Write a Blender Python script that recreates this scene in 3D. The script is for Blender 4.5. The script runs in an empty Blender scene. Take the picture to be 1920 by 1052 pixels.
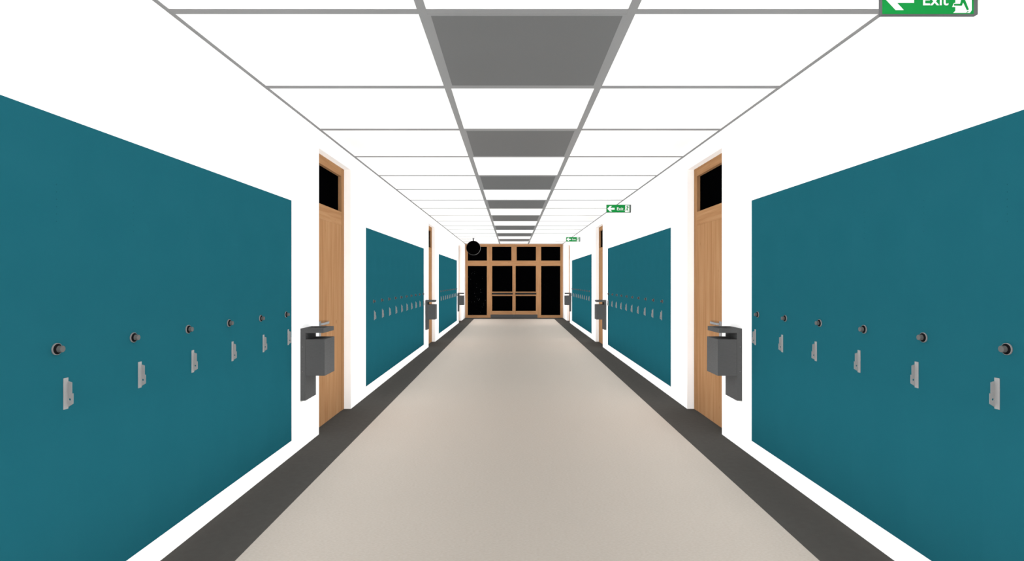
import bpy, bmesh, math
from mathutils import Vector, Matrix
C = bpy.context.scene.collection
PI = math.pi

# ------------------------------------------------------------------ measures (metres)
CAMX, CAMZ = -0.086, 1.573
WX = 2.06            # corridor half width (wall faces)
WT = 0.50            # wall thickness
CEIL = 3.115
Y0, YE = -2.6, 22.6  # back and far end of the corridor
PER = 7.2            # door / locker rhythm
LOCK_W = 0.4715
BANK_A, BANK_B = 0.04, 4.80
LZ0, LZ1 = 0.138, 2.29
DA, DB, DZ = 5.48, 6.57, 2.93

# ------------------------------------------------------------------ materials
K = 1.58
def lin(c):
    r = []
    for v in c:
        v /= 255.0
        r.append(v/12.92 if v <= .04045 else ((v+.055)/1.055)**2.4)
    return r
def alb(c, f=1.0): return [min(.9, v/K*f) for v in lin(c)] + [1]
def new_mat(name, color, rough=.9):
    m = bpy.data.materials.new(name); m.use_nodes = True
    b = m.node_tree.nodes['Principled BSDF']
    b.inputs['Base Color'].default_value = color
    b.inputs['Roughness'].default_value = rough
    b.inputs['Specular IOR Level'].default_value = 0.0
    return m, m.node_tree, b
def noisy(name, c1, c2, scale=(1, 1, 1), nscale=5, detail=3, lo=.35, hi=.65, f=1.0):
    m, nt, b = new_mat(name, alb(c1, f))
    tc = nt.nodes.new('ShaderNodeTexCoord'); mp = nt.nodes.new('ShaderNodeMapping')
    nz = nt.nodes.new('ShaderNodeTexNoise'); rp = nt.nodes.new('ShaderNodeValToRGB')
    mp.inputs['Scale'].default_value = scale
    nz.inputs['Scale'].default_value = nscale; nz.inputs['Detail'].default_value = detail
    rp.color_ramp.elements[0].position = lo; rp.color_ramp.elements[0].color = alb(c1, f)
    rp.color_ramp.elements[1].position = hi; rp.color_ramp.elements[1].color = alb(c2, f)
    nt.links.new(tc.outputs['Object'], mp.inputs['Vector']); nt.links.new(mp.outputs[0], nz.inputs['Vector'])
    nt.links.new(nz.outputs['Fac'], rp.inputs['Fac']); nt.links.new(rp.outputs['Color'], b.inputs['Base Color'])
    return m
def wood(name, axis, f=1.06):
    s = [13.0, 13.0, 13.0]; s['xyz'.index(axis)] = .6
    m, nt, b = new_mat(name, alb((184, 139, 99), f))
    N = nt.nodes.new; L = nt.links.new
    tc = N('ShaderNodeTexCoord'); mp = N('ShaderNodeMapping'); mp.inputs['Scale'].default_value = s
    nz = N('ShaderNodeTexNoise'); nz.inputs['Scale'].default_value = 2.2; nz.inputs['Detail'].default_value = 4
    rp = N('ShaderNodeValToRGB')
    rp.color_ramp.elements[0].position = .3; rp.color_ramp.elements[0].color = alb((166, 122, 84), f)
    rp.color_ramp.elements[1].position = .7; rp.color_ramp.elements[1].color = alb((187, 144, 105), f)
    e = rp.color_ramp.elements.new(.5); e.color = alb((178, 134, 95), f)
    L(tc.outputs['Object'], mp.inputs['Vector']); L(mp.outputs[0], nz.inputs['Vector']); L(nz.outputs['Fac'], rp.inputs['Fac'])
    # a few small darker knots
    s2 = [5.0, 5.0, 5.0]; s2['xyz'.index(axis)] = 2.4
    mp2 = N('ShaderNodeMapping'); mp2.inputs['Scale'].default_value = s2
    vo = N('ShaderNodeTexVoronoi'); vo.inputs['Scale'].default_value = 1.0
    k = N('ShaderNodeValToRGB'); k.color_ramp.elements[0].position = .03; k.color_ramp.elements[0].color = (1, 1, 1, 1)
    k.color_ramp.elements[1].position = .075; k.color_ramp.elements[1].color = (0, 0, 0, 1)
    mx = N('ShaderNodeMix'); mx.data_type = 'RGBA'; mx.inputs['B'].default_value = alb((148, 104, 68), f)
    sc = N('ShaderNodeMath'); sc.operation = 'MULTIPLY'; sc.inputs[1].default_value = .75
    L(tc.outputs['Object'], mp2.inputs['Vector']); L(mp2.outputs[0], vo.inputs['Vector']); L(vo.outputs['Distance'], k.inputs['Fac'])
    L(k.outputs['Color'], sc.inputs[0]); L(sc.outputs[0], mx.inputs['Factor']); L(rp.outputs['Color'], mx.inputs['A'])
    L(mx.outputs['Result'], b.inputs['Base Color'])
    return m
def speck_glass(name, amount, bright):
    m, nt, b = new_mat(name, (.0004, .0004, .0005, 1), .3)
    N = nt.nodes.new; L = nt.links.new
    tc = N('ShaderNodeTexCoord'); vo = N('ShaderNodeTexVoronoi'); vo.inputs['Scale'].default_value = 24
    k = N('ShaderNodeMath'); k.operation = 'LESS_THAN'; k.inputs[1].default_value = .22
    sp = N('ShaderNodeSeparateColor'); g = N('ShaderNodeMath'); g.operation = 'GREATER_THAN'; g.inputs[1].default_value = 1-amount
    mu = N('ShaderNodeMath'); mu.operation = 'MULTIPLY'; mx = N('ShaderNodeMix'); mx.data_type = 'RGBA'
    mx.inputs['A'].default_value = (.0004, .0004, .0005, 1); mx.inputs['B'].default_value = (bright, bright, bright, 1)
    L(tc.outputs['Object'], vo.inputs['Vector']); L(vo.outputs['Distance'], k.inputs[0]); L(vo.outputs['Color'], sp.inputs[0])
    L(sp.outputs[0], g.inputs[0]); L(k.outputs[0], mu.inputs[0]); L(g.outputs[0], mu.inputs[1])
    L(mu.outputs[0], mx.inputs['Factor']); L(mx.outputs['Result'], b.inputs['Base Color'])
    return m

M = {}
M['white'] = new_mat('white_paint', (.94, .94, .94, 1))[0]
M['tile'] = new_mat('white_ceiling_tile', (.84, .84, .84, 1))[0]
M['bar'] = new_mat('ceiling_bar_grey', alb((157, 157, 157)))[0]
M['diffuser'] = new_mat('diffuser_grey', alb((115, 115, 115), 1.15))[0]
M['teal'] = noisy('teal_paint', (33, 102, 116), (35, 104, 118), nscale=3, f=.93)
M['teal_dark'] = new_mat('teal_vent_dark', alb((22, 80, 94)))[0]
M['wood_z'] = wood('wood_upright', 'z'); M['wood_x'] = wood('wood_cross', 'x'); M['wood_y'] = wood('wood_along', 'y')
M['carpet'] = noisy('beige_floor_covering', (186, 176, 166), (195, 186, 176), scale=(6, 14, 6), nscale=9, detail=8, lo=.3, hi=.7, f=1.0)
M['edge'] = noisy('dark_floor_border', (75, 73, 70), (78, 76, 73), nscale=20, f=1.08)
M['glass'] = new_mat('black_glass', (.0004, .0004, .0005, 1), .3)[0]
M['glass_specks'] = speck_glass('black_glass_with_specks', .10, .045)
M['glass_few'] = speck_glass('black_glass_with_few_specks', .06, .010)
M['steel'] = noisy('brushed_grey_steel', (86, 86, 86), (92, 92, 92), scale=(4, 4, 90), nscale=6, f=1.13)
M['steel_flat'] = new_mat('grey_steel', alb((90, 90, 90)))[0]
M['screw'] = new_mat('screw_metal', alb((160, 160, 160)))[0]
M['latch'] = new_mat('latch_grey', alb((157, 157, 157), 1.12))[0]
M['ring'] = new_mat('ring_grey', alb((140, 138, 138), 1.12))[0]
M['collar'] = new_mat('collar_black', alb((26, 26, 28)))[0]
M['knob'] = new_mat('knob_grey', alb((104, 103, 102), 1.1))[0]
M['handle'] = new_mat('handle_grey', alb((157, 158, 160), 1.1))[0]
M['pushbar'] = new_mat('push_bar_dark', alb((42, 46, 48)))[0]
M['green'] = new_mat('sign_green', alb((34, 160, 76), .92))[0]
M['signwhite'] = new_mat('sign_white', (.72, .72, .72, 1))[0]
M['case'] = new_mat('sign_case_grey', alb((115, 115, 117), 1.0))[0]
M['clockblack'] = new_mat('clock_black', (.0006, .0006, .0006, 1))[0]
M['clockrim'] = new_mat('clock_rim_grey', alb((112, 112, 112), 1.2))[0]

# ------------------------------------------------------------------ mesh helpers
class MB:
    def __init__(s): s.v = []; s.f = []; s.mi = []
    def add(s, vs, fs, mi=0):
        o = len(s.v); s.v += [tuple(v) for v in vs]; s.f += [tuple(o+i for i in f) for f in fs]; s.mi += [mi]*len(fs)
    def box(s, a, b, mi=0):
        x0, x1 = sorted((a[0], b[0])); y0, y1 = sorted((a[1], b[1])); z0, z1 = sorted((a[2], b[2]))
        vs = [(x0,y0,z0),(x1,y0,z0),(x1,y1,z0),(x0,y1,z0),(x0,y0,z1),(x1,y0,z1),(x1,y1,z1),(x0,y1,z1)]
        s.add(vs, [(0,3,2,1),(4,5,6,7),(0,1,5,4),(1,2,6,5),(2,3,7,6),(3,0,4,7)], mi)
    def lathe(s, prof, n=28, axis='x', sgn=1, mis=None):
        """prof: (distance along axis, radius) list; closed with end caps when radius is 0"""
        rings = []
        o = len(s.v)
        for d, r in prof:
            for k in range(n):
                a = 2*PI*k/n; p, q = r*math.cos(a), r*math.sin(a)
                s.v.append({'x': (sgn*d, p, q), 'y': (p, sgn*d, q), 'z': (p, q, sgn*d)}[axis])
        for i in range(len(prof)-1):
            for k in range(n):
                k2 = (k+1) % n
                s.f.append((o+i*n+k, o+i*n+k2, o+(i+1)*n+k2, o+(i+1)*n+k)); s.mi.append(mis[i] if mis else 0)
    def prism(s, pts, y0, y1, axis='y', mi=0):
        """polygon in (x,z) pushed along y, or in (y,z) pushed along x"""
        n = len(pts)
        if axis == 'y': vs = [(p[0], y0, p[1]) for p in pts] + [(p[0], y1, p[1]) for p in pts]
        else: vs = [(y0, p[0], p[1]) for p in pts] + [(y1, p[0], p[1]) for p in pts]
        s.add(vs, [tuple(range(n)), tuple(range(2*n-1, n-1, -1))] + [(i, i+n, (i+1) % n+n, (i+1) % n) for i in range(n)], mi)
    def build(s, name, mats, parent=None, bevel=0, smooth=False):
        me = bpy.data.meshes.new(name); me.from_pydata(s.v, [], s.f)
        for m in (mats if isinstance(mats, (list, tuple)) else [mats]): me.materials.append(m)
        for p, i in zip(me.polygons, s.mi): p.material_index = i
        bm = bmesh.new(); bm.from_mesh(me)
        bmesh.ops.remove_doubles(bm, verts=bm.verts, dist=1e-6)
        bmesh.ops.recalc_face_normals(bm, faces=bm.faces)
        bm.to_mesh(me); bm.free()
        o = bpy.data.objects.new(name, me); C.objects.link(o)
        if parent: o.parent = parent
        if bevel:
            md = o.modifiers.new('bevel', 'BEVEL'); md.width = bevel; md.segments = 2; md.limit_method = 'ANGLE'
        if smooth:
            for p in me.polygons: p.use_smooth = True
        return o
def tag(o, label=None, cat=None, group=None, kind=None):
    if label: o['label'] = label
    if cat: o['category'] = cat
    if group: o['group'] = group
    if kind: o['kind'] = kind
    return o
def empty(name, loc=(0, 0, 0), rz=0):
    o = bpy.data.objects.new(name, None); o.empty_display_size = .1; C.objects.link(o)
    o.location = loc; o.rotation_euler = (0, 0, rz); return o
def copy_tree(o, parent=None):
    c = o.copy(); C.objects.link(c)
    if parent: c.parent = parent
    for ch in list(o.children): copy_tree(ch, c)
    return c

# ------------------------------------------------------------------ setting
mb = MB()
XO = WX+WT
yb = YE-.64
def fq(x0, x1, y0, y1, mi):   # floor cells: 0 dark border, 1 beige
    mb.box((x0, y0, -.1), (x1, y1, 0), mi)
fq(-XO, -1.64, Y0-.2, YE+.4, 0); fq(1.64, XO, Y0-.2, YE+.4, 0)
fq(-1.64, 1.64, Y0-.2, yb, 1); fq(-1.64, 1.64, yb, YE+.4, 0)
tag(mb.build('floor', [M['edge'], M['carpet']]), kind='structure')
mb = MB(); mb.box((-XO, Y0-.2, CEIL), (XO, YE+.4, CEIL+.1)); tag(mb.build('ceiling', M['tile']), kind='structure')

for side, sx in (('left', -1), ('right', 1)):
    mb = MB()
    def wb(y0, y1, z0, z1, x0=WX, x1=XO): mb.box((sx*x0, y0, z0), (sx*x1, y1, z1))
    cur = Y0
    for k in range(3):
        o = k*PER
        a, b = (BANK_A if k else BANK_B-8*LOCK_W)+o, BANK_B+o
        wb(cur, a, 0, CEIL); wb(a, b, 0, LZ0); wb(a, b, LZ1, CEIL); wb(a, b, LZ0, LZ1, XO-.02, XO)
        wb(b, DA+o, 0, CEIL); wb(DA+o, DB+o, DZ, CEIL); wb(DA+o, DB+o, 0, DZ, XO-.02, XO)
        cur = DB+o
    wb(cur, YE+.4, 0, CEIL)
    tag(mb.build('wall_'+side, M['white']), kind='structure')
mb = MB(); mb.box((-XO, Y0-.2, 0), (XO, Y0, CEIL)); tag(mb.build('wall_back', M['white']), kind='structure')
mb = MB(); mb.box((-WX, YE, 3.107), (WX, YE+.2, CEIL)); mb.box((-WX, YE+.2, 0), (WX, YE+.3, CEIL))
tag(mb.build('wall_far', M['white']), kind='structure')

# ceiling grid bars
mb = MB(); zb = CEIL-.004
for x in (-.6, .6): mb.box((x-.025, Y0, zb), (x+.025, YE, CEIL))
y = 3.07-1.2*4
while y < YE-.1:
    if y > Y0+.1: mb.box((-WX+.0256, y-.025, zb+.0005), (WX-.0256, y+.025, CEIL))
    y += 1.2
tag(mb.build('trim_1', M['bar']), kind='structure')
mb = MB()
for s in (-1, 1): mb.box((s*WX, Y0, zb), (s*(WX-.0256), YE, CEIL))
tag(mb.build('trim_2', M['bar']), kind='structure')

# ------------------------------------------------------------------ classroom doors
def classroom_door(n, sx, o):
    root = empty('door_%d' % n, (sx*WX, DA+o, 0)); tag(root, kind='structure')
    f0, f1, fl, lf = .085, .19, .125, .0865          # frame front, frame back, leaf face (from the wall face outwards)
    W = DB-DA; J = .10
    mb = MB()
    mb.box((sx*f0, 0, 0), (sx*f1, J, DZ)); mb.box((sx*f0, W-J, 0), (sx*f1, W, DZ))
    mb.build('door_frame', M['wood_z'], root)
    mb = MB(); mb.box((sx*f0, J, DZ-.10), (sx*f1, W-J, DZ)); mb.build('door_head', M['wood_y'], root)
    mb = MB(); mb.box((sx*f0, J, 2.235), (sx*f1, W-J, 2.40)); mb.build('transom_rail', M['wood_y'], root)
    mb = MB(); mb.box((sx*(fl), J, 2.40), (sx*(fl+.012), W-J, DZ-.10)); mb.build('transom_pane', M['glass'], root)
    mb = MB(); mb.box((sx*lf, J+.0002, .003), (sx*(lf+.045), W-J-.0002, 2.2348)); leaf = mb.build('door_leaf', M['wood_z'], root)
    mb = MB(); mb.box((sx*(lf-.006), .225, .93), (sx*lf, .285, 1.135)); mb.build('handle_plate', M['handle'], leaf, bevel=.002)
    # lever: short spindle and a bar curving back towards the door
    mb = MB(); h = .0115; pts = []
    path = [(lf-.006, .255), (lf-.012, .255), (lf-.019, .262), (lf-.026, .29), (fl-.060, .38), (fl-.058, .44), (fl-.052, .49), (fl-.043, .53)]
    for i, (px, py) in enumerate(path):
        a = path[max(i-1, 0)]; b = path[min(i+1, len(path)-1)]
        dx, dy = b[0]-a[0], b[1]-a[1]; l = math.hypot(dx, dy); nx, ny = -dy/l*.008, dx/l*.008
        pts.append([(sx*(px+nx), py+ny, 1.1), (sx*(px-nx), py-ny, 1.1)])
    vs = []
    for a, b in pts:
        vs += [(a[0], a[1], 1.104-h), (b[0], b[1], 1.104-h), (b[0], b[1], 1.104+h), (a[0], a[1], 1.104+h)]
    fs = [(0, 1, 2, 3), tuple(len(vs)-4+i for i in (3, 2, 1, 0))]
    for i in range(len(pts)-1):
        for j in range(4): fs.append((i*4+j, i*4+(j+1) % 4, i*4+4+(j+1) % 4, i*4+4+j))
    mb.add(vs, fs); mb.build('door_handle', M['handle'], leaf, bevel=.004)
n = 1
for sx in (-1, 1):
    for k in range(3): classroom_door(n, sx, k*PER); n += 1

# ------------------------------------------------------------------ glazed timber screen and double doors at the far end
scr = empty('window_1', (0, YE, 0)); tag(scr, kind='structure')
D0, D1 = 0.0, .12
up = [(-WX, -1.952), (-1.143, -.99), (.99, 1.143), (1.952, WX)]
mb = MB()
for a, b in up: mb.box((a, D0, 0), (b, D1, 3.107))
mb.box((-.99, D0, 2.41), (-.925, D1, 3.0)); mb.box((.925, D0, 2.41), (.99, D1, 3.0)); mb.box((-.11, D0, 2.41), (.11, D1, 3.0))
mb.build('upright', M['wood_z'], scr)
mb = MB()
for a, b in ((-1.952, -1.143), (-.99, .99), (1.143, 1.952)):
    mb.box((a, D0, 3.0), (b, D1, 3.107))
    mb.box((a, D0, 2.19 if a != -.99 else 2.245), (b, D1, 2.41))
    if a != -.99: mb.box((a, D0, 0), (b, D1, .11))
mb.build('cross_rail', M['wood_x'], scr)
for a, b, z0, z1, m in ((-1.952, -1.143, .11, 2.19, 'glass_specks'), (1.143, 1.952, .11, 2.19, 'glass_few'),
                        (-1.952, -1.143, 2.41, 3.0, 'glass'), (-.925, -.11, 2.41, 3.0, 'glass'),
                        (.11, .925, 2.41, 3.0, 'glass'), (1.143, 1.952, 2.41, 3.0, 'glass')):
    mb = MB(); mb.box((a, .04, z0), (b, .052, z1)); mb.build('glass_pane', M[m], scr)
for n, s in ((7, -1), (8, 1)):
    d = empty('door_%d' % n, (s*.495, YE, 0)); tag(d, kind='structure')
    def X(v): return s*(v-.495)
    mb = MB()
    mb.box((X(.0002), .0005, .139), (X(.068), .05, 2.2448)); mb.box((X(.923), .0005, .139), (X(.9898), .05, 2.2448))
    st = mb.build('door_stile', M['wood_z'], d)
    mb = MB()
    for z0, z1 in ((.139, .289), (.923, 1.10), (2.19, 2.2448)): mb.box((X(.068), .0005, z0), (X(.923), .05, z1))
    mb.build('door_rail', M['wood_x'], d)
    for z0, z1 in ((.289, .923), (1.10, 2.19)):
        mb = MB(); mb.box((X(.068), .022, z0), (X(.923), .03, z1)); mb.build('glass_pane', M['glass'], d)
    mb = MB(); mb.box((X(.0002), .0002, .001), (X(.9898), .05, .139)); mb.build('kick_plate', M['steel_flat'], d)
    mb = MB()
    mb.box((X(.055), -.075, .985), (X(.935), -.045, 1.052))
    mb.box((X(.07), -.046, .99), (X(.11), .005, 1.045)); mb.box((X(.88), -.046, .99), (X(.92), .005, 1.045))
    mb.build('push_bar', M['pushbar'], d, bevel=.006)

# ------------------------------------------------------------------ lockers
ORD = ['first', 'second', 'third', 'fourth', 'fifth', 'sixth', 'seventh', 'eighth', 'ninth', 'tenth']
BANKN = ['nearest', 'middle', 'farthest']
KZ = 1.276                     # height of the lock knobs
def make_locker(sx):
    """origin: floor-level point on the wall face at the near edge; doors face the corridor"""
    root = empty('locker', (0, 0, LZ0)); H = LZ1-LZ0; g = .00002
    mb = MB(); mb.box((sx*.0205, g, 0.001), (sx*.44, LOCK_W-g, H-.001)); mb.build('cabinet_body', M['teal'], root)
    mb = MB(); mb.box((0, g, 0), (sx*.020, LOCK_W-g, H))
    ky = LOCK_W-.12
    for i in range(6):          # six small vent holes
        z = 1.829+.032*i-LZ0; n = 8
        ring = [(-sx*.0002, ky+.002*math.cos(2*PI*j/n), z+.0028*math.sin(2*PI*j/n)) for j in range(n)]
        mb.add(ring, [tuple(range(n))], 1)
    door = mb.build('locker_door', [M['teal'], M['teal_dark']], root)
    mb = MB()
    mb.lathe([(0, .0001), (0, .026), (.0045, .026), (.006, .0245), (.006, .0232)], sgn=-sx)
    o = mb.build('lock_ring', M['ring'], door); o.location = (0, ky, KZ-LZ0)
    mb = MB()
    mb.lathe([(.002, .0232), (.0062, .0232), (.0118, .0150), (.0118, .0001)], sgn=-sx)
    o = mb.build('lock_collar', M['collar'], door); o.location = (0, ky, KZ-LZ0)
    mb = MB()
    mb.lathe([(.0105, .0001), (.0105, .0148), (.0270, .0142), (.0286, .0128), (.0286, .0001)], sgn=-sx)
    o = mb.build('lock_knob', M['knob'], door); o.location = (0, ky, KZ-LZ0)
    # padlock hasp: flat plate on the door and an upright flange with a padlock hole
    mb = MB()
    mb.box((0, ky+.035, 1.004-LZ0), (-sx*.0015, ky+.061, 1.142-LZ0))
    out = [(0, 1.126), (.0178, 1.120), (.0178, 1.071), (.0237, 1.071), (.0237, 1.025), (0, 1.010)]
    n = 12; hc = (.0085, 1.044)
    hole = [(hc[0]+.0048*math.cos(2*PI*j/n), hc[1]+.0052*math.sin(2*PI*j/n)) for j in range(n)]
    bm = bmesh.new()
    def loop(pts):
        vs = [bm.verts.new((-sx*(p[0]+.0), 0, p[1]-LZ0)) for p in pts]
        return [bm.edges.new((vs[i], vs[(i+1) % len(vs)])) for i in range(len(vs))]
    ed = loop(out)+loop(hole)
    r = bmesh.ops.triangle_fill(bm, edges=ed, use_beauty=True)
    bm.verts.index_update()
    vs = [v.co.copy() for v in bm.verts]; fs = [[v.index for v in f.verts] for f in bm.faces]; bm.free()
    nv = len(vs); yy = ky+.061
    V = [(v.x, yy-.0012, v.z) for v in vs]+[(v.x, yy+.0008, v.z) for v in vs]
    F = [tuple(f) for f in fs]+[tuple(nv+i for i in reversed(f)) for f in fs]
    for s0, m in ((0, len(out)), (len(out), n)):
        for i in range(m):
            a, b = s0+i, s0+(i+1) % m; F.append((a, b, b+nv, a+nv))
    mb.add(V, F); mb.build('padlock_hasp', M['latch'], door)
    return root
for side, sx in (('left', -1), ('right', 1)):
    proto = make_locker(sx); first = True
    for k in range(3):
        for i in range(10):
            far = 9-i
            if k == 0 and far > 7: continue
            o = proto if first else copy_tree(proto); first = False
            o.location = (sx*WX, BANK_B+k*PER-LOCK_W*(far+1), LZ0)
            nm = 'last' if far == 0 else ORD[far]
            if far == 0: lb = 'teal metal locker at the far end of the %s bank on the %s wall' % (BANKN[k], side)
            else: lb = 'teal metal locker, %s from the far end, %s bank on the %s wall' % (nm, BANKN[k], side)
            tag(o, lb, 'locker', 'teal lockers along the %s wall' % side)
        if k:
            a = BANK_A+k*PER; b = BANK_B+k*PER-LOCK_W*10
            mb = MB(); mb.box((0, 0, 0), (sx*.44, b-a-.0005, LZ1-LZ0))
            o = mb.build('locker_filler_panel', M['teal']); o.location = (sx*WX, a+.0002, LZ0)
            tag(o, 'narrow teal filler strip at the near end of the %s locker bank, %s wall' % (BANKN[k], side), 'panel')

# ------------------------------------------------------------------ drinking fountains
def make_fountain(sx):
    root = empty('drinking_fountain')
    mb = MB(); mb.box((sx*.001, 0, .451), (-sx*.047, .27, 1.083)); mb.build('back_panel', M['steel'], root)
    mb = MB(); mb.box((-sx*.0472, .003, .683), (-sx*.225, .28, 1.023)); mb.build('cabinet', M['steel'], root)
    # basin: slab with a shallow bowl pressed into its top
    mb = MB(); X = lambda v: -sx*v
    x0, x1, y0, y1, z0, z1 = 0, .215, 0, .29, 1.083, 1.124
    mb.box((X(x0), y0, z0), (X(x1), y1, z0+.012))
    a, b, c, d = .05, .195, .045, .245
    mb.box((X(x0), y0, z0+.012), (X(a), y1, z1)); mb.box((X(b), y0, z0+.012), (X(x1), y1, z1))
    mb.box((X(a), y0, z0+.012), (X(b), c, z1)); mb.box((X(a), d, z0+.012), (X(b), y1, z1))
    basin = mb.build('basin', M['steel'], root)
    mb = MB(); mb.lathe([(0, .0001), (0, .015), (.002, .015), (.002, .0001)], axis='z')
    o = mb.build('drain', M['steel_flat'], basin); o.location = (X(.12), .145, z0+.012)
    for z in (.722, .953):
        mb = MB(); mb.lathe([(0, .003), (.0012, .003), (.0012, .0001)], n=10, axis='y', sgn=-1)
        o = mb.build('screw', M['screw'], root); o.location = (X(.0185), 0, z)
    return root
for side, sx in (('left', -1), ('right', 1)):
    p = make_fountain(sx)
    for k in range(3):
        o = p if k == 0 else copy_tree(p)
        o.location = (sx*WX, 5.0+k*PER, 0)
        tag(o, 'dark grey steel drinking fountain by the %s door on the %s wall' % (BANKN[k], side), 'drinking fountain', 'wall-mounted fountains beside the doors')

# ------------------------------------------------------------------ ceiling lights
def make_light():
    root = empty('ceiling_light'); h = .575; t = .018
    mb = MB(); z0, z1 = -.0045, 0
    mb.box((-h, -h, z0), (-h+t, h, z1)); mb.box((h-t, -h, z0), (h, h, z1))
    mb.box((-h+t, -h, z0), (h-t, -h+t, z1)); mb.box((-h+t, h-t, z0), (h-t, h, z1))
    mb.build('light_frame', M['bar'], root)
    mb = MB(); mb.box((-h+t, -h+t, -.0040), (h-t, h-t, 0)); mb.build('diffuser', M['diffuser'], root)
    return root
p = make_light()
for k in range(8):
    o = p if k == 0 else copy_tree(p); o.location = (0, 3.67+2.4*k, CEIL)
    pos = 'nearest of the row' if k == 0 else ('farthest, next to the glazed doors' if k == 7 else '%s from the near end' % ORD[k])
    tag(o, 'square unlit dark grey ceiling light panel, %s' % pos, 'ceiling light', 'square light panels down the ceiling centre')

# ------------------------------------------------------------------ exit signs
SW, SH = .441, .1415           # origin: lower left corner of the front face
def text_mesh(body, width, height, parent, y):
    cu = bpy.data.curves.new('lettering', 'FONT'); cu.body = body; cu.size = 1; cu.offset = .012; cu.resolution_u = 4
    o = bpy.data.objects.new('lettering', cu); C.objects.link(o)
    bpy.context.view_layer.update()
    me = bpy.data.meshes.new_from_object(o.evaluated_get(bpy.context.evaluated_depsgraph_get()))
    bpy.data.objects.remove(o)
    xs = [v.co.x for v in me.vertices]; ys = [v.co.y for v in me.vertices]
    x0, x1 = min(xs), max(xs); y0, y1 = min(ys), max(ys)
    for v in me.vertices:
        v.co = Vector(((v.co.x-x0)/(x1-x0)*width, 0, (v.co.y-y0)/(y1-y0)*height))
    bm = bmesh.new(); bm.from_mesh(me)
    r = bmesh.ops.extrude_face_region(bm, geom=bm.faces[:])
    for g in r['geom']:
        if isinstance(g, bmesh.types.BMVert): g.co.y -= .0008
    bmesh.ops.recalc_face_normals(bm, faces=bm.faces)
    bm.to_mesh(me); bm.free(); me.materials.clear(); me.materials.append(M['signwhite'])
    o = bpy.data.objects.new('lettering', me); C.objects.link(o); o.parent = parent; o.location.y = y
    return o
def make_sign():
    root = empty('exit_sign')
    mb = MB(); mb.box((0, 0, 0), (SW, .022, SH)); mb.build('sign_case', M['case'], root)
    mb = MB(); mb.box((.0012, -.0015, .0020), (.4215, 0, SH-.002)); pl = mb.build('sign_face', M['green'], root)
    f = -.0015; t = .0008
    zc = .0690; hw = .0165
    ar = [(.0150, zc), (.0615, .0195), (.0985, .0195), (.068, zc-hw), (.146, zc-hw), (.146, zc+hw), (.068, zc+hw), (.0985, 2*zc-.0195), (.0615, 2*zc-.0195)]
    mb = MB()
    # split into convex pieces so the fill is clean
    mb.prism([(.0150, zc), (.0615, .0195), (.0985, .0195), (.068, zc-hw), (.0488, zc)], f-t, f)
    mb.prism([(.0150, zc), (.0488, zc), (.068, zc+hw), (.0985, 2*zc-.0195), (.0615, 2*zc-.0195)], f-t, f)
    mb.prism([(.0488, zc), (.068, zc-hw), (.146, zc-hw), (.146, zc+hw), (.068, zc+hw)], f-t, f)
    mb.build('arrow', M['signwhite'], pl)
    o = text_mesh('Exit', .1165, .054, pl, f); o.location.x = .188; o.location.z = .0406
    mb = MB()
    mb.prism([(.3367, .131), (.412, .131), (.412, .019), (.4035, .0064), (.3267, .0064), (.3367, .0165)], f-t, f)
    mb.prism([(.3217, .0335), (.3300, .0520), (.3367, .0520), (.3367, .0335)], f-t, f)
    dr = mb.build('doorway_symbol', M['signwhite'], pl)
    mb = MB(); y0, y1 = f-t-t, f-t
    mb.prism([(.388+.0075*math.cos(a*PI/8), .1205+.0075*math.sin(a*PI/8)) for a in range(16)], y0, y1)       # head
    def limb(a, b, w0, w1):
        nonlocal y0; y0 -= .00008
        dx, dz = b[0]-a[0], b[1]-a[1]; l = math.hypot(dx, dz); nx, nz = -dz/l, dx/l
        mb.prism([(a[0]+nx*w0, a[1]+nz*w0), (b[0]+nx*w1, b[1]+nz*w1), (b[0]-nx*w1, b[1]-nz*w1), (a[0]-nx*w0, a[1]-nz*w0)], y0, y1)
    limb((.3850, .108), (.3690, .066), .0085, .0075)         # trunk
    limb((.3705, .070), (.3610, .0405), .0068, .0048)        # raised leg
    limb((.3655, .0435), (.3300, .0435), .0045, .0040)
    limb((.3715, .070), (.3935, .0195), .0065, .0046)        # trailing leg
    limb((.3820, .109), (.3600, .108), .0045, .0035)         # arms
    limb((.3610, .1095), (.3480, .0900), .0036, .0030)
    limb((.3880, .106), (.3960, .0860), .0042, .0033)
    limb((.3950, .0885), (.4060, .0810), .0034, .0030)
    mb.prism([(.3855, .0064), (.3925, .0140), (.3975, .0140), (.3890, .0064)], y0, y1)
    mb.build('running_figure', M['green'], pl)
    return root
p = make_sign()
for k in range(3):
    o = p if k == 0 else copy_tree(p)
    o.location = (WX-SW, 2.47+k*PER, 2.799)
    tag(o, ['green exit sign on the right wall, nearest, cut off by the photo top',
            'green exit sign on the right wall, middle of the three',
            'green exit sign on the right wall, farthest, near the glazed doors'][k], 'exit sign', 'exit signs along the right wall')

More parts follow.
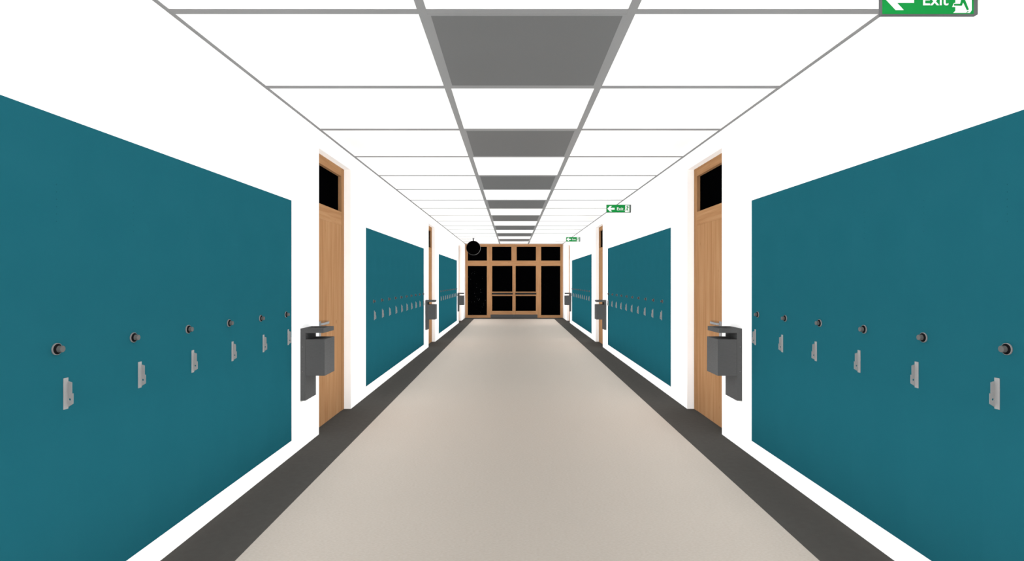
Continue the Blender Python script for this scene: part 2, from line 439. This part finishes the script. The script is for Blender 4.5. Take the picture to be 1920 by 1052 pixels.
# ------------------------------------------------------------------ hanging clock
ck = empty('hanging_clock', (-1.489, 19.5, CEIL)); tag(ck, 'round black double-sided clock hanging from the ceiling before the glazed doors', 'clock')
r = .259; zc = -.358
mb = MB(); mb.lathe([(-.055, .0001), (-.055, r-.006), (-.05, r), (.05, r), (.055, r-.006), (.055, .0001)], n=56, axis='y', mis=[0]*5)
o = mb.build('clock_case', M['clockrim'], ck); o.location = (0, 0, zc)
for s in (-1, 1):
    mb = MB(); mb.lathe([(.0552, r-.006), (.060, r-.009), (.063, r-.05), (.063, .0001)], n=56, axis='y', sgn=s)
    o = mb.build('clock_face', M['clockblack'], ck); o.location = (0, 0, zc)
mb = MB(); mb.lathe([(0, .0001), (0, .045), (.012, .045), (.012, .026), (.11, .026), (.11, .0001)], n=20, axis='z', sgn=-1)
mb.build('hanging_stem', M['clockrim'], ck, smooth=False)

# ------------------------------------------------------------------ light: rows of unseen point lights added in mid-air for even fill
LINES = [(1.4, .65, .186), (1.4, 1.75, .078), (.7, .45, .020),
         (0, 2.62, .045), (.7, 2.62, .062), (1.4, 2.62, .085)]
STEP = .7
GAIN = 42.3
ENDGAIN = 1.55
ys = []; y = Y0+.5
while y < YE-.45: ys.append(y); y += STEP
for x, z, w in LINES:
    ld = bpy.data.lights.new('fill_light', 'POINT'); ld.energy = GAIN*w*STEP; ld.shadow_soft_size = 0.0
    le = ld.copy(); le.energy = ld.energy*ENDGAIN
    for sx in ((-1, 1) if x else (1,)):
        for y in ys:
            l = bpy.data.objects.new('fill_light', le if y > 19.4 else ld); C.objects.link(l); l.location = (sx*x, y, z)

w = bpy.data.worlds.new('night'); bpy.context.scene.world = w; w.use_nodes = True
w.node_tree.nodes['Background'].inputs['Color'].default_value = (0, 0, 0, 1)

# ------------------------------------------------------------------ camera
cam = bpy.data.cameras.new('camera'); cam.lens = 36*1005/1920; cam.sensor_width = 36; cam.clip_start = .05
co = bpy.data.objects.new('camera', cam); C.objects.link(co)
co.location = (CAMX, 0, CAMZ); co.rotation_euler = (PI/2, 0, 0)
sc = bpy.context.scene; sc.camera = co
sc.view_settings.view_transform = 'Standard'; sc.view_settings.look = 'None'; sc.view_settings.gamma = 1
sc.view_settings.use_curve_mapping = False
sc.view_settings.exposure = 0.0
sc.cycles.max_bounces = 12; sc.cycles.diffuse_bounces = 8
